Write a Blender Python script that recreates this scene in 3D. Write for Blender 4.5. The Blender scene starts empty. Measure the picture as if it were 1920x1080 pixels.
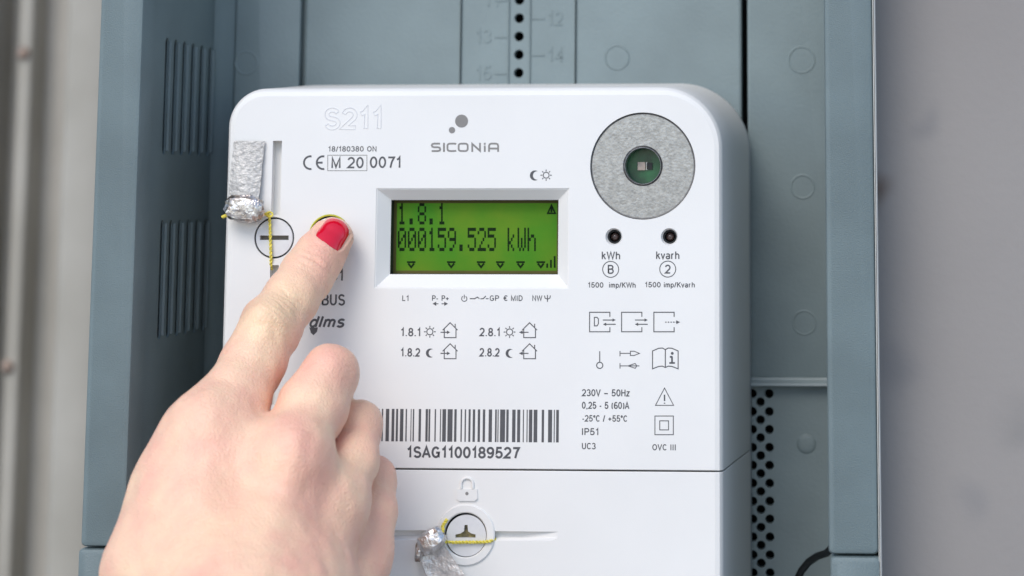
import bpy, math, random
import numpy as np
from mathutils import Vector, Matrix

random.seed(7)
rng = np.random.default_rng(11)
SC = bpy.context.scene
COL = SC.collection
RAD = math.radians

# ------------------------------------------------------------------ camera
F, PX, PY, D = 5000.0, 1310.0, -500.0, 0.75          # focal length and principal point on a 1920 px wide picture
dY = Vector((420, -865, -5000)).normalized()
dZ = Vector((0, 27500, -5000)); dZ = (dZ - dZ.dot(dY) * dY).normalized()
dX = dY.cross(dZ).normalized()
M = Matrix((dX, dY, dZ))                              # camera axes -> world axes
r0 = M @ Vector((890 - PX, -(540 - PY), -F))
CAM = -(r0 * (D / r0.y))
cd = bpy.data.cameras.new('camera')
cam = bpy.data.objects.new('camera', cd); COL.objects.link(cam)
cam.matrix_world = Matrix.Translation(CAM) @ M.to_4x4()
cd.sensor_width = 36; cd.lens = 36 * F / 1920
cd.shift_x = (960 - PX) / 1920; cd.shift_y = (PY - 540) / 1920
cd.clip_start = 0.05; cd.clip_end = 200
SC.camera = cam
fwd = M @ Vector((0, 0, -1))


def ray(px, py): return M @ Vector((px - PX, -(py - PY), -F))


def P(px, py, y=0.0):                                 # point of the plane at depth y seen at a place of the photograph
    d = ray(px, py); return CAM + d * ((y - CAM.y) / d.y)


def PXP(px, py, x):                                   # the same on a plane of constant x
    d = ray(px, py); return CAM + d * ((x - CAM.x) / d.x)


def S(px, py, y=0.0): return (P(px, py, y) - CAM).dot(fwd) / F    # metres per picture unit there


cd.dof.use_dof = True
cd.dof.focus_distance = (P(880, 470, -0.010) - CAM).dot(fwd)
cd.dof.aperture_fstop = 13.0

# ------------------------------------------------------------------ light
SUN = Vector((-0.23, -0.68, 0.69)).normalized()
elev = math.asin(SUN.z); rot = math.atan2(SUN.x, SUN.y)
w = bpy.data.worlds.new('World'); SC.world = w; w.use_nodes = True
nt = w.node_tree; bg = nt.nodes['Background']
sky = nt.nodes.new('ShaderNodeTexSky'); sky.sky_type = 'NISHITA'; sky.sun_disc = False
sky.sun_elevation = elev; sky.sun_rotation = rot; sky.dust_density = 0.6; sky.air_density = 1.0; sky.ozone_density = 1.0
nt.links.new(sky.outputs[0], bg.inputs[0]); bg.inputs[1].default_value = 0.145
sl = bpy.data.lights.new('sun', 'SUN'); sl.energy = 1.4; sl.angle = RAD(32); sl.color = (1.0, 0.925, 0.835)
so = bpy.data.objects.new('sun', sl); COL.objects.link(so)
so.rotation_euler = SUN.to_track_quat('Z', 'Y').to_euler(); so.location = SUN * 3
SC.view_settings.view_transform = 'Standard'; SC.view_settings.look = 'None'
SC.view_settings.exposure = 0.48; SC.view_settings.gamma = 1.0


# ------------------------------------------------------------------ materials
def mat(name, col, rough=0.5, metal=0.0, bump=0.0, bscale=800.0, var=0.0, vscale=60.0, col2=None, coat=0.0, spec=0.5,
        sss=0.0, emis=None, estr=0.0, detail=4.0, ramp=(0.35, 0.65)):
    m = bpy.data.materials.new(name); m.use_nodes = True
    t = m.node_tree; b = t.nodes['Principled BSDF']
    b.inputs['Base Color'].default_value = (*col, 1); b.inputs['Roughness'].default_value = rough
    b.inputs['Metallic'].default_value = metal; b.inputs['Specular IOR Level'].default_value = spec
    b.inputs['Coat Weight'].default_value = coat
    if sss:
        b.inputs['Subsurface Weight'].default_value = sss
        b.inputs['Subsurface Radius'].default_value = (1.0, 0.35, 0.2); b.inputs['Subsurface Scale'].default_value = 0.003
    if emis:
        b.inputs['Emission Color'].default_value = (*emis, 1); b.inputs['Emission Strength'].default_value = estr
    tc = t.nodes.new('ShaderNodeTexCoord')
    if var or col2:
        n = t.nodes.new('ShaderNodeTexNoise'); n.inputs['Scale'].default_value = vscale; n.inputs['Detail'].default_value = detail
        t.links.new(tc.outputs['Object'], n.inputs['Vector'])
        rp = t.nodes.new('ShaderNodeValToRGB'); rp.color_ramp.elements[0].position = ramp[0]; rp.color_ramp.elements[1].position = ramp[1]
        c2 = col2 or tuple(min(1, c * (1 + var)) for c in col); c1 = col if col2 else tuple(c * (1 - var) for c in col)
        rp.color_ramp.elements[0].color = (*c1, 1); rp.color_ramp.elements[1].color = (*c2, 1)
        t.links.new(n.outputs[0], rp.inputs[0]); t.links.new(rp.outputs[0], b.inputs['Base Color'])
    if bump:
        n2 = t.nodes.new('ShaderNodeTexNoise'); n2.inputs['Scale'].default_value = bscale; n2.inputs['Detail'].default_value = 3
        t.links.new(tc.outputs['Object'], n2.inputs['Vector'])
        bp = t.nodes.new('ShaderNodeBump'); bp.inputs['Strength'].default_value = bump; bp.inputs['Distance'].default_value = 0.0004
        t.links.new(n2.outputs[0], bp.inputs['Height']); t.links.new(bp.outputs[0], b.inputs['Normal'])
    return m


MT = {}
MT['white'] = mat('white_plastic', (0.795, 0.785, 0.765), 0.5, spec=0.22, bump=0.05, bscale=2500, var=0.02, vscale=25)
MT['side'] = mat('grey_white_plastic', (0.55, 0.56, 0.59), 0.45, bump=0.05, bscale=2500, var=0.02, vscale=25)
MT['blue'] = mat('blue_grey_plastic', (0.150, 0.198, 0.208), 0.5, bump=0.35, bscale=2600, var=0.09, vscale=35)
MT['panel'] = mat('blue_grey_back_plastic', (0.212, 0.268, 0.280), 0.5, bump=0.25, bscale=900, var=0.09, vscale=30)
MT['seam'] = mat('pale_edge_plastic', (0.72, 0.72, 0.68), 0.5, var=0.06, vscale=40)
MT['dark'] = mat('black_rubber', (0.012, 0.015, 0.017), 0.5, var=0.1)
MT['cavity'] = mat('dark_cavity', (0.010, 0.014, 0.017), 0.8, var=0.1)
MT['print'] = mat('grey_ink', (0.085, 0.085, 0.092), 0.6, var=0.06, vscale=300)
MT['print2'] = mat('pale_grey_ink', (0.235, 0.225, 0.215), 0.6, var=0.05, vscale=300)
MT['screw'] = mat('moulded_screw_plastic', (0.70, 0.70, 0.71), 0.45, bump=0.05, var=0.04, vscale=300)
MT['zinc'] = mat('cast_zinc', (0.31, 0.305, 0.305), 0.32, metal=0.9, bump=0.14, bscale=1500, col2=(0.46, 0.455, 0.455), vscale=900, detail=8, ramp=(0.3, 0.7))
MT['foil'] = mat('crumpled_foil', (0.33, 0.27, 0.235), 0.28, metal=0.95, bump=0.8, bscale=900, col2=(0.78, 0.74, 0.71), vscale=420)
MT['tag'] = mat('matt_lead_foil', (0.42, 0.405, 0.392), 0.5, metal=0.6, bump=0.75, bscale=1000, col2=(0.56, 0.54, 0.515), vscale=700)
MT['border'] = mat('olive_display_border', (0.085, 0.085, 0.022), 0.5, spec=0.15, col2=(0.12, 0.10, 0.03), vscale=60)  # weaker backlight at the display edges, put into the colour
MT['slot'] = mat('slot_plastic', (0.16, 0.14, 0.115), 0.5, var=0.2, vscale=500)
MT['brass'] = mat('brassy_slot', (0.46, 0.38, 0.12), 0.45, col2=(0.12, 0.10, 0.06), vscale=420)
MT['foil2'] = mat('bright_foil', (0.56, 0.52, 0.49), 0.32, metal=0.9, bump=0.8, bscale=800, col2=(0.88, 0.86, 0.84), vscale=380)
MT['tag2'] = mat('pale_lead_foil', (0.62, 0.60, 0.58), 0.42, metal=0.6, bump=0.8, bscale=1000, col2=(0.78, 0.76, 0.74), vscale=600)
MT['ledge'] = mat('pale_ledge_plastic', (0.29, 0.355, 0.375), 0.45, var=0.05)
MT['wire'] = mat('yellow_sealing_wire', (0.80, 0.68, 0.10), 0.45, var=0.2, vscale=900)
MT['yellow'] = mat('yellow_green_rim', (0.50, 0.47, 0.03), 0.4, var=0.05)
MT['pcb'] = mat('green_circuit_board', (0.012, 0.075, 0.035), 0.3, col2=(0.02, 0.16, 0.06), vscale=260)
MT['chip'] = mat('beige_chip', (0.62, 0.50, 0.42), 0.4, var=0.1, vscale=900)
MT['led'] = mat('dark_lens', (0.07, 0.045, 0.04), 0.12, var=0.2, vscale=500, coat=0.5)
MT['lcd'] = mat('green_display', (0.03, 0.165, 0.010), 0.5, spec=0.12, col2=(0.13, 0.19, 0.012), vscale=48, emis=(0.10, 0.36, 0.02), estr=0.12, ramp=(0.3, 0.7))
MT['seg'] = mat('display_segments', (0.006, 0.020, 0.004), 0.6, var=0.1, spec=0.1)
MT['polish'] = mat('red_nail_polish', (0.66, 0.001, 0.02), 0.08, coat=1.0, var=0.04, vscale=300)
MT['clad'] = mat('weathered_grey_cladding', (0.43, 0.405, 0.355), 0.6, bump=0.1, bscale=300, col2=(0.52, 0.49, 0.44), vscale=18)
MT['rib'] = mat('pale_grey_cladding_rib', (0.355, 0.335, 0.29), 0.55, bump=0.1, bscale=300, col2=(0.42, 0.40, 0.355), vscale=20)
MT['rust'] = mat('rusty_steel', (0.29, 0.22, 0.18), 0.8, var=0.4, vscale=250)
MT['cable'] = mat('black_cable_sheath', (0.010, 0.012, 0.013), 0.4, var=0.1)


def wall_mat():
    m = mat('grey_painted_render', (0.265, 0.247, 0.238), 0.7, bump=0.2, bscale=400, col2=(0.295, 0.276, 0.265), vscale=9)
    t = m.node_tree; b = t.nodes['Principled BSDF']
    src = b.inputs['Base Color'].links[0].from_socket
    tc = t.nodes.new('ShaderNodeTexCoord')
    for (px, py, r, cs, dens) in STAINS:
        c = P(px, py, WY)
        vm = t.nodes.new('ShaderNodeVectorMath'); vm.operation = 'DISTANCE'
        ns = t.nodes.new('ShaderNodeTexNoise'); ns.inputs['Scale'].default_value = 45; ns.inputs['Detail'].default_value = 1
        t.links.new(tc.outputs['Object'], ns.inputs['Vector'])
        mx = t.nodes.new('ShaderNodeMix'); mx.data_type = 'VECTOR'; mx.inputs[0].default_value = 0.02
        t.links.new(tc.outputs['Object'], mx.inputs[4]); t.links.new(ns.outputs[1], mx.inputs[5])
        off = Vector((0.5, 0.5, 0.5)) * 0.02
        t.links.new(mx.outputs[1], vm.inputs[0]); vm.inputs[1].default_value = c * 0.98 + off
        rp = t.nodes.new('ShaderNodeMapRange'); rp.inputs[1].default_value = 0; rp.inputs[2].default_value = r
        rp.inputs[3].default_value = dens; rp.inputs[4].default_value = 0; rp.interpolation_type = 'SMOOTHSTEP'
        t.links.new(vm.outputs['Value'], rp.inputs[0])
        mc = t.nodes.new('ShaderNodeMix'); mc.data_type = 'RGBA'
        t.links.new(rp.outputs[0], mc.inputs[0]); t.links.new(src, mc.inputs[6]); mc.inputs[7].default_value = (*cs, 1)
        src = mc.outputs[2]
    t.links.new(src, b.inputs['Base Color'])
    return m


# ------------------------------------------------------------------ mesh helpers
class MB:
    def __init__(s): s.v = []; s.f = []

    def add(s, vs, fs):
        o = len(s.v); s.v += [tuple(v) for v in vs]; s.f += [tuple(i + o for i in f) for f in fs]; return s

    def box(s, x0, x1, y0, y1, z0, z1):
        vs = [(x, y, z) for x in (x0, x1) for y in (y0, y1) for z in (z0, z1)]
        return s.add(vs, [(0, 1, 3, 2), (4, 6, 7, 5), (0, 4, 5, 1), (2, 3, 7, 6), (0, 2, 6, 4), (1, 5, 7, 3)])

    def loft(s, rings, cap=True):                     # rings of equal length, first is the front one
        n = len(rings[0]); vs = [p for r in rings for p in r]; fs = []
        for k in range(len(rings) - 1):
            for i in range(n):
                j = (i + 1) % n
                fs.append((k * n + i, k * n + j, (k + 1) * n + j, (k + 1) * n + i))
        if cap:
            fs.append(tuple(range(n))[::-1]); fs.append(tuple((len(rings) - 1) * n + i for i in range(n)))
        return s.add(vs, fs)

    def prism(s, out, y0, y1): return s.loft([[(x, y0, z) for x, z in out], [(x, y1, z) for x, z in out]])

    def disc(s, c, r, y0, y1, n=48): return s.prism([(c.x + r * math.cos(a), c.z + r * math.sin(a)) for a in circ(n)], y0, y1)

    def ringp(s, c, ri, ro, y0, y1, n=64, be=0.0):     # annular plate with small chamfers
        cs = [(ri, y1), (ri, y0 + be), (ri + be, y0), (ro - be, y0), (ro, y0 + be), (ro, y1)]
        vs = []; fs = []; m = len(cs)
        for a in circ(n):
            for r, y in cs: vs.append((c.x + r * math.cos(a), y, c.z + r * math.sin(a)))
        for i in range(n):
            j = (i + 1) % n
            for k in range(m):
                l = (k + 1) % m
                fs.append((i * m + k, i * m + l, j * m + l, j * m + k))
        return s.add(vs, fs)

    def tube(s, path, r, n=8, cap=True):
        path = [Vector(p) for p in path]; rings = []
        for i, p in enumerate(path):
            t = (path[min(i + 1, len(path) - 1)] - path[max(i - 1, 0)]).normalized()
            u = t.cross(Vector((0.31, 0.92, 0.21))).normalized(); v = t.cross(u)
            rr = r[i] if isinstance(r, (list, tuple)) else r
            rings.append([p + (u * math.cos(a) + v * math.sin(a)) * rr for a in circ(n)])
        return s.loft(rings, cap)

    def ribbon(s, pts, wpx, y, closed=False):          # flat stroke; points in world x, z
        pts = [Vector((p[0], p[1])) for p in pts]; n = len(pts); L = []; R = []
        for i in range(n):
            a = pts[(i - 1) % n] if closed or i > 0 else None
            b = pts[(i + 1) % n] if closed or i < n - 1 else None
            d1 = (pts[i] - a).normalized() if a is not None else None; d2 = (b - pts[i]).normalized() if b is not None else None
            d1 = d1 if d1 is not None else d2; d2 = d2 if d2 is not None else d1
            n1 = Vector((-d1.y, d1.x)); n2 = Vector((-d2.y, d2.x)); m = n1 + n2
            m = m.normalized() if m.length > 1e-6 else n1
            k = wpx / 2 / max(0.4, m.dot(n1))
            L.append(pts[i] + m * k); R.append(pts[i] - m * k)
        vs = [(p.x, y, p.y) for q in zip(L, R) for p in q]; fs = []
        for i in range(n if closed else n - 1):
            j = (i + 1) % n; fs.append((2 * i, 2 * j, 2 * j + 1, 2 * i + 1))
        return s.add(vs, fs)

    def mesh(s, name, smooth=None):
        me = bpy.data.meshes.new(name); me.from_pydata(s.v, [], s.f); me.validate(); me.update()
        import bmesh
        b = bmesh.new(); b.from_mesh(me); bmesh.ops.recalc_face_normals(b, faces=b.faces[:]); b.to_mesh(me); b.free()
        if smooth is not None: smoothen(me, smooth)
        return me


def smoothen(me, ang):
    me.shade_smooth(); me.set_sharp_from_angle(angle=RAD(ang))


def circ(n): return [2 * math.pi * i / n for i in range(n)]


def empty(name, label, cat, loc, group=None):
    o = bpy.data.objects.new(name, None); COL.objects.link(o); o.location = loc; o.empty_display_size = 0.02
    tag(o, label, cat, group); return o


def tag(o, label, cat, group=None):
    o['label'] = label; o['category'] = cat
    if group: o['group'] = group
    return o


def obj(name, mb, m, parent=None, smooth=None, label=None):
    me = mb.mesh(name, smooth) if isinstance(mb, MB) else mb
    o = bpy.data.objects.new(name, me); COL.objects.link(o)
    if m is not None:
        me.materials.clear(); me.materials.append(m)
    if parent is not None:
        o.parent = parent; q = parent
        mw = Matrix.Translation(-world_loc(parent)); o.matrix_parent_inverse = mw
    if label: o['label'] = label
    return o


def world_loc(o):
    v = Vector((0, 0, 0))
    while o is not None:
        v = v + Vector(o.location) + (o.matrix_parent_inverse.translation if o.parent else Vector((0, 0, 0))); o = o.parent
    return v


def cut(me, cutter, name, smooth=30):                   # boolean difference, returns a new mesh
    a = bpy.data.objects.new('tmp_a', me); b = bpy.data.objects.new('tmp_b', cutter.mesh('tmp'))
    COL.objects.link(a); COL.objects.link(b)
    md = a.modifiers.new('b', 'BOOLEAN'); md.operation = 'DIFFERENCE'; md.solver = 'EXACT'; md.object = b
    dg = bpy.context.evaluated_depsgraph_get(); dg.update()
    out = bpy.data.meshes.new_from_object(a.evaluated_get(dg)); out.name = name
    bpy.data.objects.remove(a); bpy.data.objects.remove(b)
    smoothen(out, smooth)
    at = out.attributes.get('sharp_edge') or out.attributes.new('sharp_edge', 'BOOLEAN', 'EDGE')
    fl = np.zeros(len(out.edges), bool); at.data.foreach_get('value', fl); ek = {k_: i for i, k_ in enumerate(out.edge_keys)}
    for p in out.polygons:                              # the flat faces stay flat right up to their edges
        if abs(p.normal.y) > 0.9996 or abs(p.normal.x) > 0.9996:
            for k_ in p.edge_keys: fl[ek[k_]] = True
    at.data.foreach_set('value', fl); out.update(); return out


def rrect(l, r, b, t, rads, n=14):                      # rounded rectangle (x, z), radii tl tr br bl
    out = []
    for (cx, cz, rr, a0) in ((l + rads[0], t - rads[0], rads[0], 180), (r - rads[1], t - rads[1], rads[1], 90),
                             (r - rads[2], b + rads[2], rads[2], 0), (l + rads[3], b + rads[3], rads[3], -90)):
        for i in range(n + 1):
            a = RAD(a0 - 90 * i / n); out.append((cx + rr * math.cos(a), cz + rr * math.sin(a)))
    return out


U = S(890, 540)                                         # metres per picture unit on the meter's face
X = lambda px, py=540, y=0.0: P(px, py, y).x
Z = lambda py, px=890, y=0.0: P(px, py, y).z

# ================================================================== walls behind
WY = 0.012
STAINS = [(1663, 345, 0.0075, (0.13, 0.085, 0.065), 0.95), (1652, 375, 0.007, (0.12, 0.09, 0.07), 0.6), (1735, 225, 0.006, (0.20, 0.195, 0.20), 0.5),
          (1690, 700, 0.010, (0.20, 0.195, 0.20), 0.6), (1820, 955, 0.009, (0.21, 0.205, 0.21), 0.5), (1915, 780, 0.009, (0.19, 0.185, 0.18), 0.5)]
MT['wall'] = wall_mat()
g = MB().box(X(1640, 540, WY), X(1640, 540, WY) + 1.4, WY, WY + 0.05, -1.2, 1.2)
pw = tag(obj('plaster_wall', g, MT['wall']), 'flat grey stained wall to the right of the blue grey cabinet', 'wall')

CY = 0.42
gnd = obj('ground', MB().box(-40, 40, -60, 1.2, -1.25, -1.2), mat('pale_concrete_ground', (0.36, 0.35, 0.34), 0.8, var=0.12, vscale=3))  # unseen pale sheet, added to bounce light up from below
gnd['kind'] = 'structure'
cw = empty('cladding_wall', 'ribbed beige grey sheet wall to the left of the blue grey cabinet', 'wall', (X(60, 540, CY), CY, -1.2))
obj('sheet', MB().box(X(150, 540, CY) - 1.3, X(1640, 540, WY), CY, CY + 0.012, -1.2, 1.2), MT['clad'], cw)


def rib(px0, px1, y0):
    a = X(px0, 540, y0); b = X(px1, 540, y0); e = (b - a) * 0.22
    o = [(a - e * 0.3, CY - 0.0005), (a, y0 + e), (a + e * 0.3, y0 + e * 0.3), (a + e, y0), (b - e, y0), (b - e * 0.3, y0 + e * 0.3), (b, y0 + e), (b + e * 0.3, CY - 0.0005)]
    return MB().loft([[(x, y, -1.2) for x, y in o], [(x, y, 1.2) for x, y in o]])


for (a, b, y0) in ((99, 196, 0.392), (14, 42, 0.402), (-110, -40, 0.392), (-260, -225, 0.402), (-420, -340, 0.392), (-560, -530, 0.402), (-720, -640, 0.392), (-860, -830, 0.402), (-1020, -940, 0.392)):
    obj('rib', rib(a, b, y0), MT['rib'], cw, smooth=50)
for (px, py) in ((44, 100), (14, 688)):
    c = P(px, py, 0.402)
    obj('screw', MB().loft([[(c.x + r * math.cos(a), y, c.z + r * math.sin(a)) for a in circ(12)] for r, y in ((0.0014, 0.3995), (0.0026, 0.4005), (0.0032, 0.4025))]), MT['rust'], cw, smooth=60)

# ================================================================== cabinet
FY, BY = -0.015, 0.072                                  # front of the frame, face of the back panel
TH = 0.0028
xo, xi = X(168, 540, FY), X(251, 540, FY)               # left frame strip
xr0, xr1 = X(1549, 540, FY), X(1641, 540, FY)           # right frame strip
ZT, ZB = 0.26, -0.26
zcl, zcr = Z(1031, 180, FY), Z(1038, 1600, FY)
zc = (zcl + zcr) / 2
cab = empty('meter_cabinet', 'open blue grey plastic cabinet with slotted side wall around the white meter', 'cabinet', ((xo + xr1) / 2, BY, ZB))


def strip(x0, x1, z0, z1, y0, y1, r=0.0012):
    rr = lambda i: rrect(x0 + i, x1 - i, z0 + i, z1 - i, (r, r, r, r), 4)
    q = [(r, y0), (r * 0.3, y0 + r * 0.3), (0, y0 + r)]
    return MB().loft([[(x, y, z) for x, z in rr(i)] for i, y in q] + [[(x, y1, z) for x, z in rr(0)]])


obj('frame_strip', strip(xo, xi, zc + 0.0003, ZT, FY, FY + 0.012), MT['blue'], cab, smooth=40)
obj('frame_strip', strip(xr0, xr1, zc + 0.0003, ZT, FY, FY + 0.012), MT['blue'], cab, smooth=40)
obj('lower_frame', strip(xo - 0.0006, xi, ZB, zc - 0.0003, FY + 0.0002, FY + 0.012), MT['blue'], cab, smooth=40)
obj('lower_frame', strip(xr0 + 0.0004, xr1 + 0.0006, ZB, zc - 0.0003, FY + 0.0002, FY + 0.012), MT['blue'], cab, smooth=40)
obj('edge_seal', strip(xr1 + 0.0001, xr1 + 0.0007, ZB, ZT, FY + 0.0006, FY + 0.016, 0.0002), MT['seam'], cab, smooth=40)  # thin off-white strip along the outer edge of the right frame
# outer shell sides, right inner side
obj('side_panel', MB().box(xo, xo + TH, FY + 0.0122, BY + 0.03, ZB, ZT), MT['blue'], cab)
obj('side_panel', MB().box(xr1 - TH, xr1, FY + 0.0162, BY + 0.03, ZB, ZT), MT['blue'], cab)
obj('inner_wall', MB().box(xr0 + 0.001, xr0 + 0.001 + TH, FY + 0.0122, BY + 0.002, ZB, ZT), MT['blue'], cab)
obj('rear_panel', MB().box(xo + TH, xr1 - TH, BY + 0.022, BY + 0.0298, ZB, ZT), MT['cavity'], cab)
obj('end_panel', MB().box(xo, xr1, FY + 0.0005, BY + 0.03, ZT + 0.0002, ZT + 0.0032), MT['blue'], cab)
obj('end_panel', MB().box(xo - 0.0006, xr1 + 0.0006, FY + 0.0005, BY + 0.03, ZB - 0.0032, ZB - 0.0002), MT['blue'], cab)
# left inner wall with ventilation slots
xw = xi - 0.0004
c = MB(); louv = []
for (t0, t1, b0, b1) in ((70, 88, 290, 293), (412, 410, 635, 620)):
    for i in range(6):
        q = i / 5; px = 314 - (9 if t0 > 300 else 0) + 81 * q
        a = PXP(px, t0 + (t1 - t0) * q, xw); b = PXP(px - 6 * 0, b0 + (b1 - b0) * q, xw)
        y = a.y; zt = a.z; zb = PXP(px, b0 + (b1 - b0) * q, xw).z; hw = 0.00175
        o = [(y + hw * math.cos(k), zt - hw + hw * math.sin(k)) for k in [math.pi * j / 8 for j in range(9)]] + \
            [(y + hw * math.cos(k), zb + hw + hw * math.sin(k)) for k in [math.pi + math.pi * j / 8 for j in range(9)]]
        c.loft([[(xw - 0.004, yy, zz) for yy, zz in o], [(xw + 0.001, yy, zz) for yy, zz in o]])
        louv.append((y, zt, zb))
wl = MB().box(xw - 0.0006, xw, FY + 0.0122, BY + 0.0006, ZB, ZT).mesh('inner_wall')
obj('inner_wall', cut(wl, c, 'inner_wall'), MT['blue'], cab)
for (y, zt, zb) in louv:
    lv = MB()
    prof = [(xw + 0.0001, y + 0.0019), (xw + 0.0007, y + 0.0022), (xw + 0.0007, y + 0.0030), (xw + 0.0001, y + 0.0036)]
    prof = [(xx, yy) for xx, yy in prof]
    lv.loft([[(xx, yy, zb + 0.001) for xx, yy in prof], [(xx, yy, zt - 0.001) for xx, yy in prof]])
    obj('louvre', lv, MT['blue'], cab, smooth=50)
# back panels (left, middle with pin holes, right with perforation)
xs = [X(417, 300, BY), X(557, 300, BY), X(566, 300, BY), X(1391, 300, BY), X(1402, 300, BY)]
xend = xr0 + 0.0008
obj('joint_strip', MB().box(xs[1] - 0.001, xs[2] + 0.001, BY + 0.0042, BY + 0.006, ZB, ZT), MT['panel'], cab)
obj('corner_fillet', MB().loft([[(x, y, z) for x, y in ((xw + 0.0001, BY - 0.010), (xw + 0.0012, BY - 0.004), (xw + 0.004, BY - 0.0005), (xw + 0.004, BY + 0.003), (xw + 0.0001, BY + 0.003))] for z in (ZB, ZT)]), MT['panel'], cab, smooth=60)
obj('back_panel', strip(xw + 0.0042, xs[1], ZB, ZT, BY, BY + 0.004, 0.0008), MT['panel'], cab, smooth=40)
mid = strip(xs[2], xs[3], ZB, ZT, BY, BY + 0.004, 0.0008).mesh('back_panel')
c = MB()
for i in range(-6, 12):
    q = P(973, 34 + 34.2 * i, BY); c.disc(Vector((X(973, 80, BY), 0, q.z)), 10.2 * U, BY - 0.004, BY + 0.008, 20)
obj('back_panel', cut(mid, c, 'back_panel'), MT['panel'], cab)
obj('back_panel', strip(xs[4], xend, Z(712, 1480, BY), ZT, BY, BY + 0.004, 0.0006), MT['panel'], cab, smooth=40)
low = strip(xs[4], xend, ZB, Z(716, 1480, BY), BY, BY + 0.004, 0.0006).mesh('perforated_panel')
c = MB()
for i in range(-0, 14):
    for (px, dy) in ((1409, 0), (1424, 15.5), (1440.5, 0)):
        py = 738 + dy + 33.6 * i; q = P(px, py, BY)
        c.disc(Vector((X(px + 2.5, 900, BY), 0, q.z)), 9.0 * U, BY - 0.004, BY + 0.008, 18)
obj('perforated_panel', cut(low, c, 'perforated_panel'), MT['panel'], cab)
zl0, zl1 = Z(723, 1480, BY), Z(707, 1480, BY); xl = xs[4] + 0.0002
obj('ledge', MB().loft([[(x, y, z) for y, z in ((BY - 0.0001, zl1), (BY - 0.0012, zl1 - 0.0002), (BY - 0.0014, zl1 - 0.0007), (BY - 0.0034, zl0 + 0.0009), (BY - 0.0036, zl0 + 0.0002), (BY - 0.0034, zl0), (BY - 0.0001, zl0))] for x in (xl, xend)]), MT['ledge'], cab, smooth=40)
for (a, b) in ((863, 866), (1078, 1081), (953, 955), (993, 995)):
    obj('guide_line', strip(X(a, 80, BY), X(b, 80, BY), -0.02, ZT, BY - 0.0007, BY - 0.0001, 0.0002), MT['panel'], cab)

def el(cx, cy, rx, ry, a0=0, a1=360, n=14): return [(cx + rx * math.cos(RAD(a0 + (a1 - a0) * i / n)), cy + ry * math.sin(RAD(a0 + (a1 - a0) * i / n))) for i in range(n + 1)]


def elc(cx, cy, rx, ry): return ['c'] + el(cx, cy, rx, ry, 0, 360 - 360 / 20, 19)


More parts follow.
